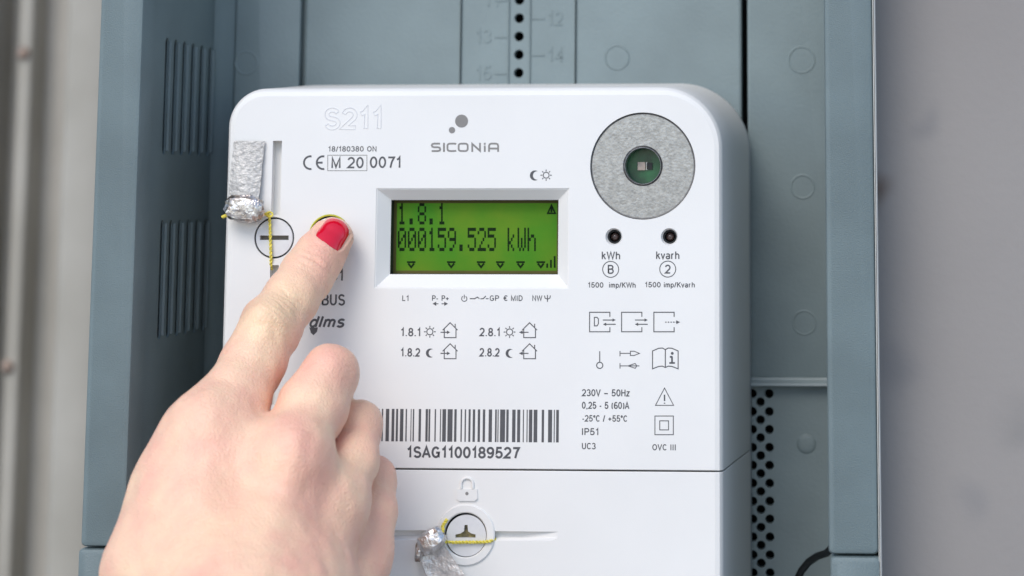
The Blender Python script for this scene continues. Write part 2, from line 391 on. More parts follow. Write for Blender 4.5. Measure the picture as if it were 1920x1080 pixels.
_S = el(.32, .73, .23, .22, 20, 250) + el(.33, .27, .25, .23, 80, -160)
GLYPH = {                                               # one-line drawing of each sign, cap height 1
    '0': (.60, [elc(.30, .5, .24, .45)]), '1': (.44, [[(.06, .74), (.2, .81), (.29, .96), (.29, 0)]]), '2': (.60, [el(.30, .68, .24, .27, 165, -35) + [(.06, .05), (.57, .05)]]),
    '3': (.58, [el(.28, .72, .21, .23, 160, -80), el(.28, .28, .25, .23, 85, -160)]), '4': (.6, [[(.44, 0), (.44, .94), (.05, .28), (.58, .28)]]),
    '5': (.60, [[(.53, .95), (.15, .95), (.10, .49)] + el(.29, .32, .25, .27, 125, -160)]), '6': (.6, [elc(.31, .30, .24, .25), el(.34, .5, .27, .45, 50, 205)]),
    '7': (.58, [[(.05, .94), (.54, .94), (.36, .55), (.24, 0)]]), '8': (.60, [elc(.30, .73, .20, .22), elc(.30, .27, .24, .23)]), '9': (.6, [elc(.29, .68, .24, .26), el(.26, .5, .27, .45, 20, -130)]),
    '.': (.24, [[(.12, 0), (.12, .12)]]), ',': (.24, [[(.14, .1), (.08, -.12)]]), '-': (.34, [[(.03, .36), (.31, .36)]]), '–': (.62, [[(.03, .38), (.59, .38)]]), '+': (.6, [[(.04, .4), (.56, .4)], [(.3, .14), (.3, .66)]]),
    '/': (.3, [[(.02, -.02), (.28, 1)]]), '(': (.3, [el(.34, .42, .26, .6, 130, 230)]), ')': (.3, [el(-.04, .42, .26, .6, 50, -50)]), '°': (.3, [elc(.15, .82, .11, .13)]),
    '€': (.6, [el(.38, .5, .27, .45, 45, 315), [(.0, .6), (.42, .6)], [(.0, .42), (.42, .42)]]), '!': (.2, [[(.1, 1), (.1, .3)], [(.1, .12), (.1, 0)]]), ' ': (.3, []),
    'S': (.64, [_S]), 'M': (.78, [[(.08, 0), (.08, .96), (.39, .08), (.70, .96), (.70, 0)]]), 'N': (.66, [[(.08, 0), (.08, .97), (.58, .03), (.58, 1)]]),
    'B': (.64, [['c', (.08, .05), (.08, .95), (.36, .95)] + el(.36, .74, .20, .21, 85, -90) + [(.08, .53)], [(.08, .53), (.38, .53)] + el(.38, .29, .22, .24, 85, -90) + [(.08, .05)]]),
    'U': (.66, [[(.08, 1), (.08, .36)] + el(.33, .36, .25, .31, 185, 355) + [(.58, 1)]]), 'L': (.52, [[(.08, 1), (.08, .05), (.5, .05)]]), 'P': (.62, [[(.08, 0), (.08, .95), (.36, .95)] + el(.36, .71, .23, .24, 85, -90) + [(.08, .47)]]),
    'G': (.72, [el(.36, .5, .29, .45, 40, 330) + [(.63, .22), (.63, .46), (.38, .46)]]), 'I': (.22, [[(.11, 0), (.11, 1)]]), 'D': (.66, [['c', (.08, .05), (.08, .95), (.32, .95)] + el(.32, .5, .28, .45, 85, -90)]),
    'W': (.92, [[(.03, 1), (.24, .05), (.46, .95), (.68, .05), (.89, 1)]]), 'C': (.68, [el(.36, .5, .29, .45, 42, 318)]), 'K': (.62, [[(.08, 0), (.08, 1)], [(.58, 1), (.08, .4)], [(.24, .58), (.6, 0)]]),
    'A': (.66, [[(.02, 0), (.33, .97), (.64, 0)], [(.13, .32), (.53, .32)]]), 'H': (.66, [[(.08, 0), (.08, 1)], [(.58, 0), (.58, 1)], [(.08, .52), (.58, .52)]]), 'V': (.64, [[(.02, 1), (.32, .04), (.62, 1)]]),
    'O': (.76, [elc(.38, .5, .31, .45)]), 'z': (.46, [[(.03, .68), (.42, .68), (.04, .05), (.45, .05)]]), 'k': (.48, [[(.07, 0), (.07, 1)], [(.42, .72), (.07, .36)], [(.2, .48), (.45, 0)]]),
    'h': (.52, [[(.07, 0), (.07, 1)], [(.07, .42)] + el(.26, .45, .19, .22, 175, 0) + [(.45, 0)]]), 'v': (.46, [[(.02, .72), (.23, .04), (.44, .72)]]), 'a': (.52, [el(.25, .5, .19, .18, 150, 0) + [(.44, 0)], elc(.24, .2, .19, .17)]),
    'r': (.36, [[(.07, 0), (.07, .72)], [(.07, .44)] + el(.25, .46, .18, .21, 175, 80)]), 'i': (.14, [[(.07, 0), (.07, .7)], [(.07, .88), (.07, 1)]]), 'l': (.14, [[(.07, 0), (.07, 1)]]),
    'm': (.74, [[(.07, 0), (.07, .72)], [(.07, .45)] + el(.22, .47, .15, .2, 175, 0) + [(.37, 0)], [(.37, .45)] + el(.52, .47, .15, .2, 175, 0) + [(.67, 0)]]),
    'p': (.5, [[(.07, -.28), (.07, .72)], elc(.27, .35, .19, .32)]), 'd': (.52, [[(.46, 0), (.46, 1)], elc(.26, .35, .19, .32)]), 's': (.46, [[(x * .72, y * .74) for x, y in _S]])}


def text(s, px0, px1, base, cap, parent, m, y=0.0, name='printed_text', wt=0.165, shear=0.0, dy=-0.00004, depth=0.0, outline=0.0):
    x = 0; lines = []
    for ch in s:
        wd, ls = GLYPH[ch]
        for l_ in ls:
            cl = l_[0] == 'c'; pts = l_[1:] if cl else l_
            lines.append((cl, [(x + a + shear * b, b) for a, b in pts]))
        x += wd + 0.13
    al = [p[0] for _, l_ in lines for p in l_]; x0, x1 = min(al) - wt / 2, max(al) + wt / 2
    A = P(px0, base, y); B = P(px1, base, y); H = P(px0, base - cap, y).z - A.z; sx = (B.x - A.x) / (x1 - x0)
    mb = MB()
    for k, (cl, l_) in enumerate(lines):
        q = [(A.x + (a - x0) * sx, A.z + b * H) for a, b in l_]; yy = y + dy - (k % 9) * 0.000003
        if outline:
            r_ = MB().ribbon(q, wt * H, yy); e = [Vector(v) for v in r_.v[0::2]] + [Vector(v) for v in r_.v[1::2]][::-1]
            mb.tube(e + e[:1], outline, 6, False)
        else:
            mb.ribbon(q, wt * H, yy, cl)
            if depth:
                r_ = MB().ribbon(q, wt * H, yy, cl); n_ = len(r_.v); bk = [(v[0], v[1] + depth, v[2]) for v in r_.v]
                fs = [(i, i + 2, n_ + i + 2, n_ + i) for i in range(n_ - 2)]; mb.add(r_.v + bk, fs)
    return obj(name, mb, m, parent)


for (s, px0, px1, base) in (('11', 908, 934, 12), ('12', 1027, 1056, 47), ('13', 892, 921, 80), ('14', 1027, 1057, 115), ('15', 892, 921, 149)):
    text(s, px0, px1, base, 25, cab, MT['panel'], BY, 'embossed_number', wt=0.12, dy=-0.00025, depth=0.00025)
for i in range(5):
    py = 0 + 34.2 * i; odd = i % 2 == 0
    a, b = (927, 950) if odd else (997, 1021)
    obj('tick_mark', strip(X(a, 80, BY), X(b, 80, BY), Z(py + 2.5, 973, BY), Z(py - 0.5, 973, BY), BY - 0.0003, BY - 0.0001, 0.0001), MT['panel'], cab)
for (px, py, r) in ((1503, 112, 29), (1505, 350, 26), (1508, 605, 26), (1157, 108, 27), (462, 118, 26)):
    q = P(px, py, BY); obj('mould_mark', MB().ringp(q, (r - 5) * U, r * U, BY - 0.00025, BY + 0.0002, 40, 0.0003), MT['panel'], cab, smooth=50)
q = P(1512, 832, BY)  # low dome added to give a small highlight on the panel
obj('rivet', MB().loft([[(q.x + r * math.cos(a), y, q.z + r * math.sin(a)) for a in circ(24)] for r, y in ((0.0012, BY - 0.0005), (0.0022, BY - 0.0004), (0.0028, BY - 0.0002), (0.0031, BY + 0.0002))]), MT['panel'], cab, smooth=60)

# ================================================================== the meter
ML, MR = X(417, 540), X(1355, 540)
MZT = Z(164, 900); SEAM = Z(882, 1050)
MB_ = Z(1230, 900)
met = empty('electricity_meter', 'white electricity meter with green lit display mounted inside the blue grey cabinet', 'electricity meter', ((ML + MR) / 2, 0.068, MB_))
u = U


def body(l, r, b, t, rt, rb, y1, grow, bot_grow=0.0, be=15):
    secs = [(be * u, 0.0), (be * 0.45 * u, 0.00035), (be * 0.15 * u, 0.0011), (0, 0.0024), (-grow * 0.35, y1 * 0.4), (-grow, y1)]
    rings = []
    for i, y in secs:
        bi = (i if i > 0 and rb is not None else 0)
        if rb is None: bb = b + (0.0002 if y < 0.0002 else 0)
        else: bb = b
        ti = i if rt is not None else (0.0002 if y < 0.0002 else 0)
        R = [max(0.0004, x - i) if x else 0.0002 for x in (rt or (0, 0))]
        rings.append([(x, y, z) for x, z in rrect(l + i, r - i, bb, t - ti, (R[0], R[1], 0.0002, 0.0002))])
    return MB().loft(rings)


front = body(ML, MR, SEAM + 0.00022, MZT, (72 * u, 116 * u), None, 0.062, 23 * u).mesh('front_cover', 30)
c = MB()
# display window
o4 = lambda q, y: [(P(a, b, 0).x, y, P(a, b, 0).z) for a, b in q]
zz = lambda b: Z(b, 890)
bx = [(X(704), zz(355)), (X(1064), zz(355)), (X(1064), zz(539)), (X(704), zz(539))]
ax_ = [(X(726.5), zz(375)), (X(1043), zz(375)), (X(1043), zz(515)), (X(726.5), zz(515))]
lv = lambda q, y: [(x, y, z) for x, z in q]
ext = lambda q, d: [(q[0][0] - d, q[0][1] + d), (q[1][0] + d, q[1][1] + d), (q[2][0] + d, q[2][1] - d), (q[3][0] - d, q[3][1] - d)]
c.loft([lv(ext(bx, 0.0003), -0.0004), lv(ext(bx, 0.0003), 0.00025), lv(bx, 0.00028), lv(ax_, 0.0032), lv(ext(ax_, 0.001), 0.00325), lv(ext(ax_, 0.001), 0.011)])
gl = X(510, 330), X(527, 330); c.box(gl[0], gl[1], -0.001, 0.0032, Z(403, 515), Z(264, 515))
gl2 = X(505, 560), X(521, 560); c.box(gl2[0], gl2[1], -0.001, 0.0032, Z(760, 515), Z(497, 515))
cR = P(1205, 311); c.disc(cR, 99.5 * u, -0.001, 0.008, 72)
cA, cB = P(1151, 444), P(1255, 444)
for q in (cA, cB): c.loft([[(q.x + r * u * math.cos(a), y, q.z + r * u * math.sin(a)) for a in circ(32)] for r, y in ((16.6, -0.0003), (15.8, 0.0001), (13.2, 0.0012), (13.2, 0.006))])
cS = P(514, 446); c.disc(cS, 38.5 * u, -0.001, 0.0032, 56)
cP = P(618, 442); c.disc(cP, 40 * u, -0.001, 0.003, 56)
obj('front_cover', cut(front, c, 'front_cover', 28), MT['white'], met)
# the sides of the two covers are one grey-white plastic behind the front: rear housing
term = body(ML, MR, MB_, SEAM - 0.00022, None, None, 0.062, 23 * u).mesh('terminal_cover', 30)
c = MB()
cL = P(873, 1003)


def wedge(px0, px1, fade):
    zt, zb = Z(995.5, 890), Z(1015, 890); x0, x1 = X(px0, 1005), X(px1, 1005)
    d0, d1 = 0.0022, (0.00003 if fade else 0.0022)
    return [[(x, -0.0005, zt), (x, d, zt), (x, d * 0.9, zb + 0.0012), (x, -0.0005, zb)] for x, d in ((x0, d0), ((x0 * 0.5 + x1 * 0.5), d0), (x1, d1))]


c.loft(wedge(690, 833, False)); c.loft(wedge(913.5, 1046, True))
c.disc(cL, 39.5 * u, -0.001, 0.0026, 56)
obj('terminal_cover', cut(term, c, 'terminal_cover', 28), MT['white'], met)
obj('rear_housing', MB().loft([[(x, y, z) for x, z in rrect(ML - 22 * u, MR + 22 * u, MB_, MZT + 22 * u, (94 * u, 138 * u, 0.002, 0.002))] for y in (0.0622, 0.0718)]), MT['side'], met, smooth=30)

# display
dsp = obj('display', MB().prism([(X(716), zz(524)), (X(1052), zz(524)), (X(1052), zz(368)), (X(716), zz(368))], 0.0072, 0.0095), MT['lcd'], met)
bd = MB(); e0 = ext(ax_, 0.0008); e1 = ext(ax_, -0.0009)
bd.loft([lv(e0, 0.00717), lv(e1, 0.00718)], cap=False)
obj('display_border', bd, MT['border'], dsp)  # thin olive frame painting the backlight's uneven, browner edges
gk = MB(); i0 = ext(ax_, -0.00005); i1 = ext(ax_, 0.0008)
gk.loft([lv(i0, 0.0034), lv(i1, 0.0034), lv(i1, 0.0070), lv(i0, 0.0070), lv(i0, 0.0034)], cap=False)
obj('display_gasket', gk, MT['dark'], met)
F5 = {'0': '01110 10001 10011 10101 11001 10001 01110', '1': '00100 01100 00100 00100 00100 00100 01110', '2': '01110 10001 00001 00010 00100 01000 11111',
      '5': '11111 10000 11110 00001 00001 10001 01110', '8': '01110 10001 10001 01110 10001 10001 01110', '9': '01110 10001 10001 01111 00001 00010 01100',
      '.': '00000 00000 00000 00000 00000 01100 01100', 'k': '10000 10000 10010 10100 11000 10100 10010', 'W': '10001 10001 10001 10101 10101 10101 01010',
      'h': '10000 10000 10110 11001 10001 10001 10001', ' ': '00000 ' * 7}
SY = 0.00716                                            # segments lie on the display


def lcd_line(s, px0, pitch, py0, py1):
    mb = MB(); dw = pitch / 6; dh = (py1 - py0) / 7
    for i, ch in enumerate(s):
        for r, row in enumerate(F5[ch].split()):
            for k, bit in enumerate(row):
                if bit == '1':
                    a = px0 + i * pitch + k * dw; b = py0 + r * dh
                    A = P(a, b, SY); B = P(a + dw * 0.97, b + dh * 0.97, SY)
                    mb.add([(A.x, SY, A.z), (B.x, SY, A.z), (B.x, SY, B.z), (A.x, SY, B.z)], [(0, 1, 2, 3)])
    return mb


obj('display_digits', lcd_line('1.8.1', 746, 18.7, 381, 421), MT['seg'], dsp)
obj('display_digits', lcd_line('000159.525 kWh', 746, 18.7, 427, 471), MT['seg'], dsp)
sub = lambda q, y=0.0: [(P(a, b, y).x, P(a, b, y).z) for a, b in q]
for px in (771, 846, 902, 938, 976, 1014):
    mb = MB().ribbon(sub([(px - 8, 491.5), (px + 8, 491.5)], SY), 3.5 * u, SY)
    mb.ribbon(sub([(px - 5.5, 494), (px, 501), (px + 5.5, 494)], SY), 3.6 * u, SY - 0.00001)
    obj('display_pointer', mb, MT['seg'], dsp)
mb = MB()
for i, h in enumerate((8, 15, 22)):
    mb.ribbon(sub([(1026 + 7 * i, 502), (1026 + 7 * i, 502 - h)], SY), 3.4 * u, SY - i * 1e-6)
obj('signal_bars', mb, MT['seg'], dsp)
mb = MB().ribbon(sub([(1034, 385), (1027, 400), (1041, 400)], SY), 3 * u, SY, True); mb.ribbon(sub([(1034, 388), (1034, 398)], SY), 3.5 * u, SY - 2e-6)
obj('display_warning', mb, MT['seg'], dsp)

# optical port
ring = obj('optical_ring', MB().ringp(cR, 35 * u, 98.6 * u, 0.0005, 0.004, 96, 0.0004), MT['zinc'], met, smooth=30)
obj('port_collar', MB().ringp(cR, 33.2 * u, 34.8 * u, 0.0002, 0.005, 64, 0.0001), MT['zinc'], met, smooth=30)
brd = obj('sensor_board', MB().disc(cR, 36 * u, 0.0066, 0.0074, 48), MT['pcb'], met)
for (a, b, y0, y1, m) in ((1196, 1210, 304, 319, 'chip'), (1213, 1223, 305, 318, 'dark'), (1211.5, 1214, 304, 319, 'zinc')):
    A, B = P(a, y0, 0.0062), P(b, y1, 0.0062); obj('sensor_chip', MB().box(A.x, B.x, 0.0058 if m == 'chip' else 0.0060, 0.0065, B.z, A.z), MT[m], brd)
for q in (cA, cB):
    led = MB().loft([[(q.x + r * u * math.cos(a), y, q.z + r * u * math.sin(a)) for a in circ(24)] for r, y in ((1.5, 0.0021), (5, 0.0023), (8.5, 0.0031), (9.5, 0.0045), (9.5, 0.0058))])
    obj('indicator_lamp', led, MT['led'], met, smooth=60)
    obj('lamp_socket', MB().ringp(q, 9.8 * u, 12.9 * u, 0.0019, 0.0058, 32, 0.0002), MT['dark'], met, smooth=40)


# seal screws
def screw(center, R, slots, y0, y1, name):
    me = MB().disc(center, R, y0, y1, 56).mesh(name); c = MB()
    for sl_ in slots: c.prism(sl_, y0 - 0.001, y1 - 0.0008)
    return obj(name, cut(me, c, name), MT['screw'], met)


sc1 = screw(cS, 35.2 * u, [sub([(487, 450), (541, 450), (541, 441.5), (487, 441.5)])], 0.0001, 0.0031, 'seal_screw')
obj('screw_gap', MB().ringp(cS, 35.3 * u, 38.4 * u, 0.0012, 0.003, 56), MT['cavity'], met)
obj('slot_floor', MB().prism(sub([(487, 451), (541, 451), (541, 440.5), (487, 440.5)]), 0.0018, 0.0022), MT['slot'], sc1)
tt = [(854, 1008), (892, 1008), (892, 1002), (884, 1000), (878, 996), (877, 984), (871, 984), (870, 996), (864, 1000), (854, 1002)]
sc2 = screw(P(874.4, 1004.1), 37.0 * u, [sub(tt)], -0.0003, 0.0025, 'seal_screw')
obj('slot_floor', MB().prism(sub(tt), 0.0012, 0.0016), MT['brass'], sc2)
obj('screw_gap', MB().ringp(cL, 36.0 * u, 39.4 * u, 0.0019, 0.00255, 56), MT['cavity'], met)
cL2 = P(873, 1009)
obj('lock_boss', MB().ringp(cL, 39.6 * u, 55 * u, -0.0006, 0.0001, 64, 0.0003), MT['white'], met, smooth=40)
# push button under the finger
btn = obj('push_button', MB().loft([[(cP.x + r * u * math.cos(a), y, cP.z + r * u * math.sin(a)) for a in circ(48)] for r, y in ((31, -0.0006), (33, -0.0004), (33.6, 0.0002), (33.6, 0.0029))]), MT['white'], met, smooth=40)
obj('button_gap', MB().ringp(cP, 33.8 * u, 36.4 * u, 0.0006, 0.0029, 56), MT['cavity'], met)
obj('button_rim', MB().ringp(cP, 36.6 * u, 39.8 * u, -0.0004, 0.0028, 56, 0.0002), MT['yellow'], met, smooth=40)

# ------------------------------------------------------------------ printing on the face
PR, PR2 = MT['print'], MT['print2']
T = lambda s, a, b, base, cap, **k: text(s, a, b, base, cap, met, k.pop('m', PR), **k)
T('S211', 608, 715, 241, 37, m=MT['screw'], name='embossed_text', outline=0.00013, wt=0.2, dy=0.0)
T('18/180380 ON', 615, 706, 284, 9.5, wt=0.169)
T('M 20', 621, 682, 315, 20)
T('0071', 693, 751, 314.5, 20.5)
T('31', 619, 643, 526, 20, wt=0.169); T('M-BUS', 576, 647, 572, 20, wt=0.17); T('dlms', 579, 648, 613, 20, wt=0.214, shear=0.22)
T('L1', 754, 766, 564, 10); T('P-', 810, 822, 564, 10); T('P+', 828, 842, 564, 10)
T('GP', 918, 936, 564, 10); T('€', 943, 952, 564, 10); T('MID', 958, 980, 564, 10); T('NW', 998, 1017, 564, 10)
T('1.8.1', 751, 788, 630, 15, wt=0.175); T('1.8.2', 751, 788, 668, 15, wt=0.175)
T('2.8.1', 899, 937, 630, 15, wt=0.175); T('2.8.2', 899, 937, 668, 15, wt=0.175)
T('1SAG1100189527', 762, 975, 857.5, 20, wt=0.205)
T('kWh', 1128, 1163, 486, 14); T('kvarh', 1230, 1274, 485.5, 14)
T('B', 1139.5, 1151, 513, 16); T('2', 1246.5, 1258, 512.5, 16)
T('1500  imp/KWh', 1102, 1192, 539, 9.5, wt=0.178); T('1500 imp/Kvarh', 1209, 1303, 538.5, 9.5, wt=0.178)
T('230V – 50Hz', 1091, 1181, 742.5, 12.5); T('0,25 - 5 (60)A', 1091, 1180, 766, 12.5); T('-25°C / +55°C', 1091, 1176, 790, 11.5, wt=0.165)
T('IP51', 1091, 1122, 815.5, 12.5); T('UC3', 1091, 1117, 842, 11.5, wt=0.165); T('OVC III', 1223, 1267, 844, 11, wt=0.165)
T('!', 1243, 1249, 757, 17, wt=0.160)

_yo = [0]


def strokes(name, lines, wpx=1.9, m=PR, fills=()):
    mb = MB()
    for ln in lines:
        _yo[0] = (_yo[0] + 1) % 9
        closed = ln[0] == 'c'; pts = ln[1:] if ln[0] in ('c', 'o') else ln
        mb.ribbon(sub(pts), wpx * u, -0.00003 - _yo[0] * 0.000003, closed)
    for f in fills:
        _yo[0] = (_yo[0] + 1) % 9; yy = -0.00003 - _yo[0] * 0.000003
        q = sub(f); mb.add([(x, yy, z) for x, z in q], [tuple(range(len(q)))])
    return obj(name, mb, m, met)


def arc(cx, cy, r, a0, a1, n=16, ry=None): return [(cx + r * math.cos(RAD(a0 + (a1 - a0) * i / n)), cy - (ry or r) * math.sin(RAD(a0 + (a1 - a0) * i / n))) for i in range(n + 1)]


def circle(cx, cy, r, n=24): return ['c'] + [(cx + r * math.cos(a), cy - r * math.sin(a)) for a in circ(n)]


disc_px = lambda cx, cy, r: [(cx + r * math.cos(a), cy - r * math.sin(a)) for a in circ(28)]
strokes('conformity_mark', [arc(582, 305, 12, 80, 280), arc(606, 305, 12, 80, 280), [(595, 305), (605, 305)]], 3.6)
strokes('text_frame', [['c', (614.5, 291), (688, 291), (688, 320), (614.5, 320)]], 1.2, PR2)
strokes('logo_dot', [], fills=[disc_px(865.5, 227, 12.2)], m=PR2); strokes('logo_dot', [], fills=[disc_px(847.5, 244, 6)], m=PR2)
sq = lambda x0, x1, y0, y1, a0, a1: [((x0 + x1) / 2 + (x1 - x0) / 2 * math.copysign(abs(math.cos(t)) ** 0.5, math.cos(t)), (y0 + y1) / 2 - (y1 - y0) / 2 * math.copysign(abs(math.sin(t)) ** 0.5, math.sin(t))) for t in [RAD(a0 + (a1 - a0) * i / 32) for i in range(33)]]
yt, yb, ym = 269.3, 283.2, 276
letters = [[(825, yt), (814, yt), (810.6, yt + 1), (809.5, yt + 3), (810.6, ym - 1), (814, ym), (821, ym), (824.5, ym + 1), (825.5, yb - 3), (824.5, yb - 1), (821, yb), (809.5, yb)],
           [(832.5, 267.8), (832.5, 284.7)], sq(839, 857, yt, yb, 48, 312), ['c'] + sq(860, 877, yt, yb, 0, 349),
           [(885.5, 284.7), (885.5, yt + 0.5), (900, yb - 0.5), (900, 267.8)], [(909, 267.8), (909, 271.4)], [(909, 273), (909, 284.7)],
           [(917, 284.7), (917, yt + 4), (918.2, yt + 1.2), (921, yt), (930, yt), (933, yt + 1.2), (934, yt + 4), (934, 284.7)], [(918.2, 278.5), (932.8, 278.5)]]
strokes('logo_letters', letters, 3.4, MT['print2'])


def sun(cx, cy, r):
    return [circle(cx, cy, r * 0.55)] + [[(cx + r * 0.72 * math.cos(a), cy - r * 0.72 * math.sin(a)), (cx + r * 1.05 * math.cos(a), cy - r * 1.05 * math.sin(a))] for a in circ(8)]


def moon(cx, cy, r):
    o = arc(cx, cy, r, 55, 305, 14); i_ = arc(cx + r * 0.45, cy, r * 0.84, 80, 280, 14)
    return [[o[k], o[k + 1], i_[k + 1], i_[k]] for k in range(14)]


strokes('moon_icon', [], fills=moon(1003, 329, 9.5)); strokes('sun_icon', sun(1024, 328.5, 10), 1.7)
for (x, y) in ((806, 622), (955.5, 622.5)): strokes('sun_icon', sun(x, y, 10.5), 1.8)
for (x, y) in ((807, 662), (956.5, 662.5)): strokes('moon_icon', [], fills=moon(x, y, 8.5))


def house(x, y, inward):
    ls = [['c', (x - 11, y + 14), (x + 11, y + 14), (x + 11, y - 3), (x, y - 14), (x - 11, y - 3)], [(x + 11, y - 3), (x + 14, y)], [(x + 9.5, y - 5), (x + 9.5, y - 12)], [(x - 11, y - 3), (x - 14, y)]]
    if inward: ls.append([(x - 18, y + 4), (x - 5, y + 4)]); fl = [[(x - 6, y + 0.5), (x, y + 4), (x - 6, y + 7.5)]]
    else: ls.append([(x - 14, y + 4), (x - 2, y + 4)]); fl = [[(x - 13, y + 0.5), (x - 20, y + 4), (x - 13, y + 7.5)]]
    strokes('house_icon', ls, 1.8, fills=fl)


house(844, 619, True); house(844, 658.5, True); house(993, 619, False); house(993, 658.5, False)
strokes('arrow_icon', [[(816, 569.5), (822, 569.5)]], 1.6, fills=[[(818, 565.5), (811, 569.5), (818, 573.5)]]); strokes('arrow_icon', [[(828, 569.5), (834, 569.5)]], 1.6, fills=[[(833, 565.5), (840, 569.5), (833, 573.5)]])
strokes('power_icon', [arc(870.5, 560, 5, 120, 420, 16), [(870.5, 552.5), (870.5, 560)]], 1.5)
strokes('relay_icon', [[(881, 560), (890, 560), (895, 557), (899, 560)], [(901, 560), (906, 560), (911, 555)], [(911, 560), (916, 560)]], 1.8)
strokes('antenna_icon', [[(1021, 554), (1022, 559), (1026.5, 561), (1031, 559), (1032, 554)], [(1026.5, 553), (1026.5, 566)]], 1.7)
strokes('logo_drop', [], fills=[[(580, 614), (596, 614), (594.5, 622), (588, 628.5), (583, 624)]])
strokes('circle_mark', [circle(1145, 505, 15, 32)], 1.6); strokes('circle_mark', [circle(1252, 504.5, 15, 32)], 1.6)


def portbox(x, kind):
    ls = [[(x + 38, 594), (x + 38, 585.5), (x, 585.5), (x, 622), (x + 38, 622), (x + 38, 613.5)]]
    fl = []
    if kind < 2:
        ls += [[(x + 25, 600), (x + 44, 600)], [(x + 29, 608), (x + 49, 608)]]
        fl = [[(x + 43, 597), (x + 49, 600), (x + 43, 603)], [(x + 31, 605), (x + 25, 608), (x + 31, 611)]]
    else:
        ls += [[(x + 21 + 5 * i, 604), (x + 24 + 5 * i, 604)] for i in range(5)]; fl = [[(x + 42, 600.5), (x + 49, 604), (x + 42, 607.5)]]
    if kind == 0: ls.append(['c', (x + 9, 595), (x + 14, 595), (x + 16.5, 598), (x + 16.5, 607), (x + 14, 611), (x + 9, 611)])
    strokes('port_icon', ls, 1.8, fills=fl)


for i, x in enumerate((1105.5, 1165.5, 1226)): portbox(x, i)
strokes('pin_icon', [[(1124.5, 658.5), (1124.5, 679)], circle(1124.5, 685, 5.8)], 1.8)
strokes('connector_icon', [[(1162.5, 658), (1162.5, 668)], [(1162.5, 662.5), (1182, 662.5)], ['c', (1182, 658.5), (1189, 658.5), (1199, 662.5), (1189, 666.5), (1182, 666.5)]], 1.6)
strokes('connector_icon', [[(1162.5, 681), (1162.5, 691)], [(1162.5, 686), (1199, 686)], ['c', (1177, 686), (1191, 681.5), (1194, 686), (1191, 690.5)]], 1.6)
strokes('manual_icon', [[(1247.5, 655.5), (1242, 652.5), (1235, 653), (1223.5, 658), (1223.5, 691.5), (1235, 687), (1242, 686.5), (1247.5, 689), (1253, 686.5), (1260, 687), (1271.5, 691.5), (1271.5, 658), (1260, 653), (1253, 652.5), (1247.5, 655.5)], [(1247.5, 655.5), (1247.5, 689)]], 1.8)
strokes('information_mark', [[(1260, 669), (1260, 679.5)], [(1256, 669), (1261, 669)], [(1255, 680.5), (1265.5, 680.5)]], 3.2, fills=[disc_px(1260.5, 662.5, 2.7)])
strokes('warning_icon', [['c', (1246, 727.5), (1263, 760), (1229, 760)]], 1.5)
strokes('insulation_icon', [['c', (1228, 780), (1262.5, 780), (1262.5, 815), (1228, 815)], ['c', (1237, 789), (1253.5, 789), (1253.5, 806), (1237, 806)]], 1.6)
bars = [(113, 8), (137, 20), (172, 16), (198, 12), (222, 20), (255, 8), (285, 5), (298, 8), (333, 14), (374, 14), (392, 10), (428, 8), (460, 6), (474, 22), (505, 30), (545, 14), (583, 8), (607, 8), (630, 12), (655, 14),
        (685, 14), (715, 14), (750, 20), (788, 10), (803, 6), (818, 30), (855, 14), (890, 20), (920, 18), (954, 6), (976, 6), (990, 20), (1018, 22), (1066, 14), (1104, 24), (1138, 6), (1152, 16)]
bars = [(113 - 26 * k, 12 if k % 2 else 7) for k in range(8, 0, -1)] + bars
mb = MB()
for a, b in bars:
    x0 = X(680 + a / 3.176, 800); x1 = X(680 + (a + b) / 3.176, 800)
    mb.add([(x0, -0.00004, Z(828.5)), (x1, -0.00004, Z(828.5)), (x1, -0.00004, Z(767.5)), (x0, -0.00004, Z(767.5))], [(0, 1, 2, 3)])
obj('barcode', mb, PR, met)
# padlock moulded into the terminal cover
q = [(P(a, b).x, P(a, b).z) for a, b in ((857, 917), (895, 917), (896, 934), (891, 939), (861, 939), (856, 934))]
pad = MB().loft([[(x, y, z) for x, z in q] for y in (-0.0005, 0.0001)])
obj('padlock_emblem', pad, MT['white'], met)
obj('padlock_shackle', MB().tube([Vector((P(a, b).x, -0.0002, P(a, b).z)) for a, b in [(865, 916)] + arc(876, 907, 11, 180, 0, 12) + [(887, 916)]], 2.6 * u, 8), MT['white'], met, smooth=60)
obj('padlock_keyhole', MB().disc(P(876, 925), 3 * u, -0.00056, -0.0004, 16), PR2, met)

# ================================================================== seals


def twisted(path, r, turns, name, parent):
    path = [Vector(p) for p in path]; L = [0]
    for a, b in zip(path, path[1:]): L.append(L[-1] + (b - a).length)
    n = max(60, int(turns * 10))
    for s_ in (0, 1):
        pts = []
        for i in range(n + 1):
            d = L[-1] * i / n; k = max(j for j in range(len(L)) if L[j] <= d + 1e-12); k = min(k, len(path) - 2)
            f = (d - L[k]) / (L[k + 1] - L[k]); p = path[k].lerp(path[k + 1], f)
            t = (path[k + 1] - path[k]).normalized(); a = t.cross(Vector((0.1, 0.99, 0.05))).normalized(); b = t.cross(a)
            an = 2 * math.pi * (turns * i / n) + math.pi * s_
            pts.append(p + (a * math.cos(an) + b * math.sin(an)) * r * 1.05)
        obj(name, MB().tube(pts, r, 6), MT['wire'], parent, smooth=80)


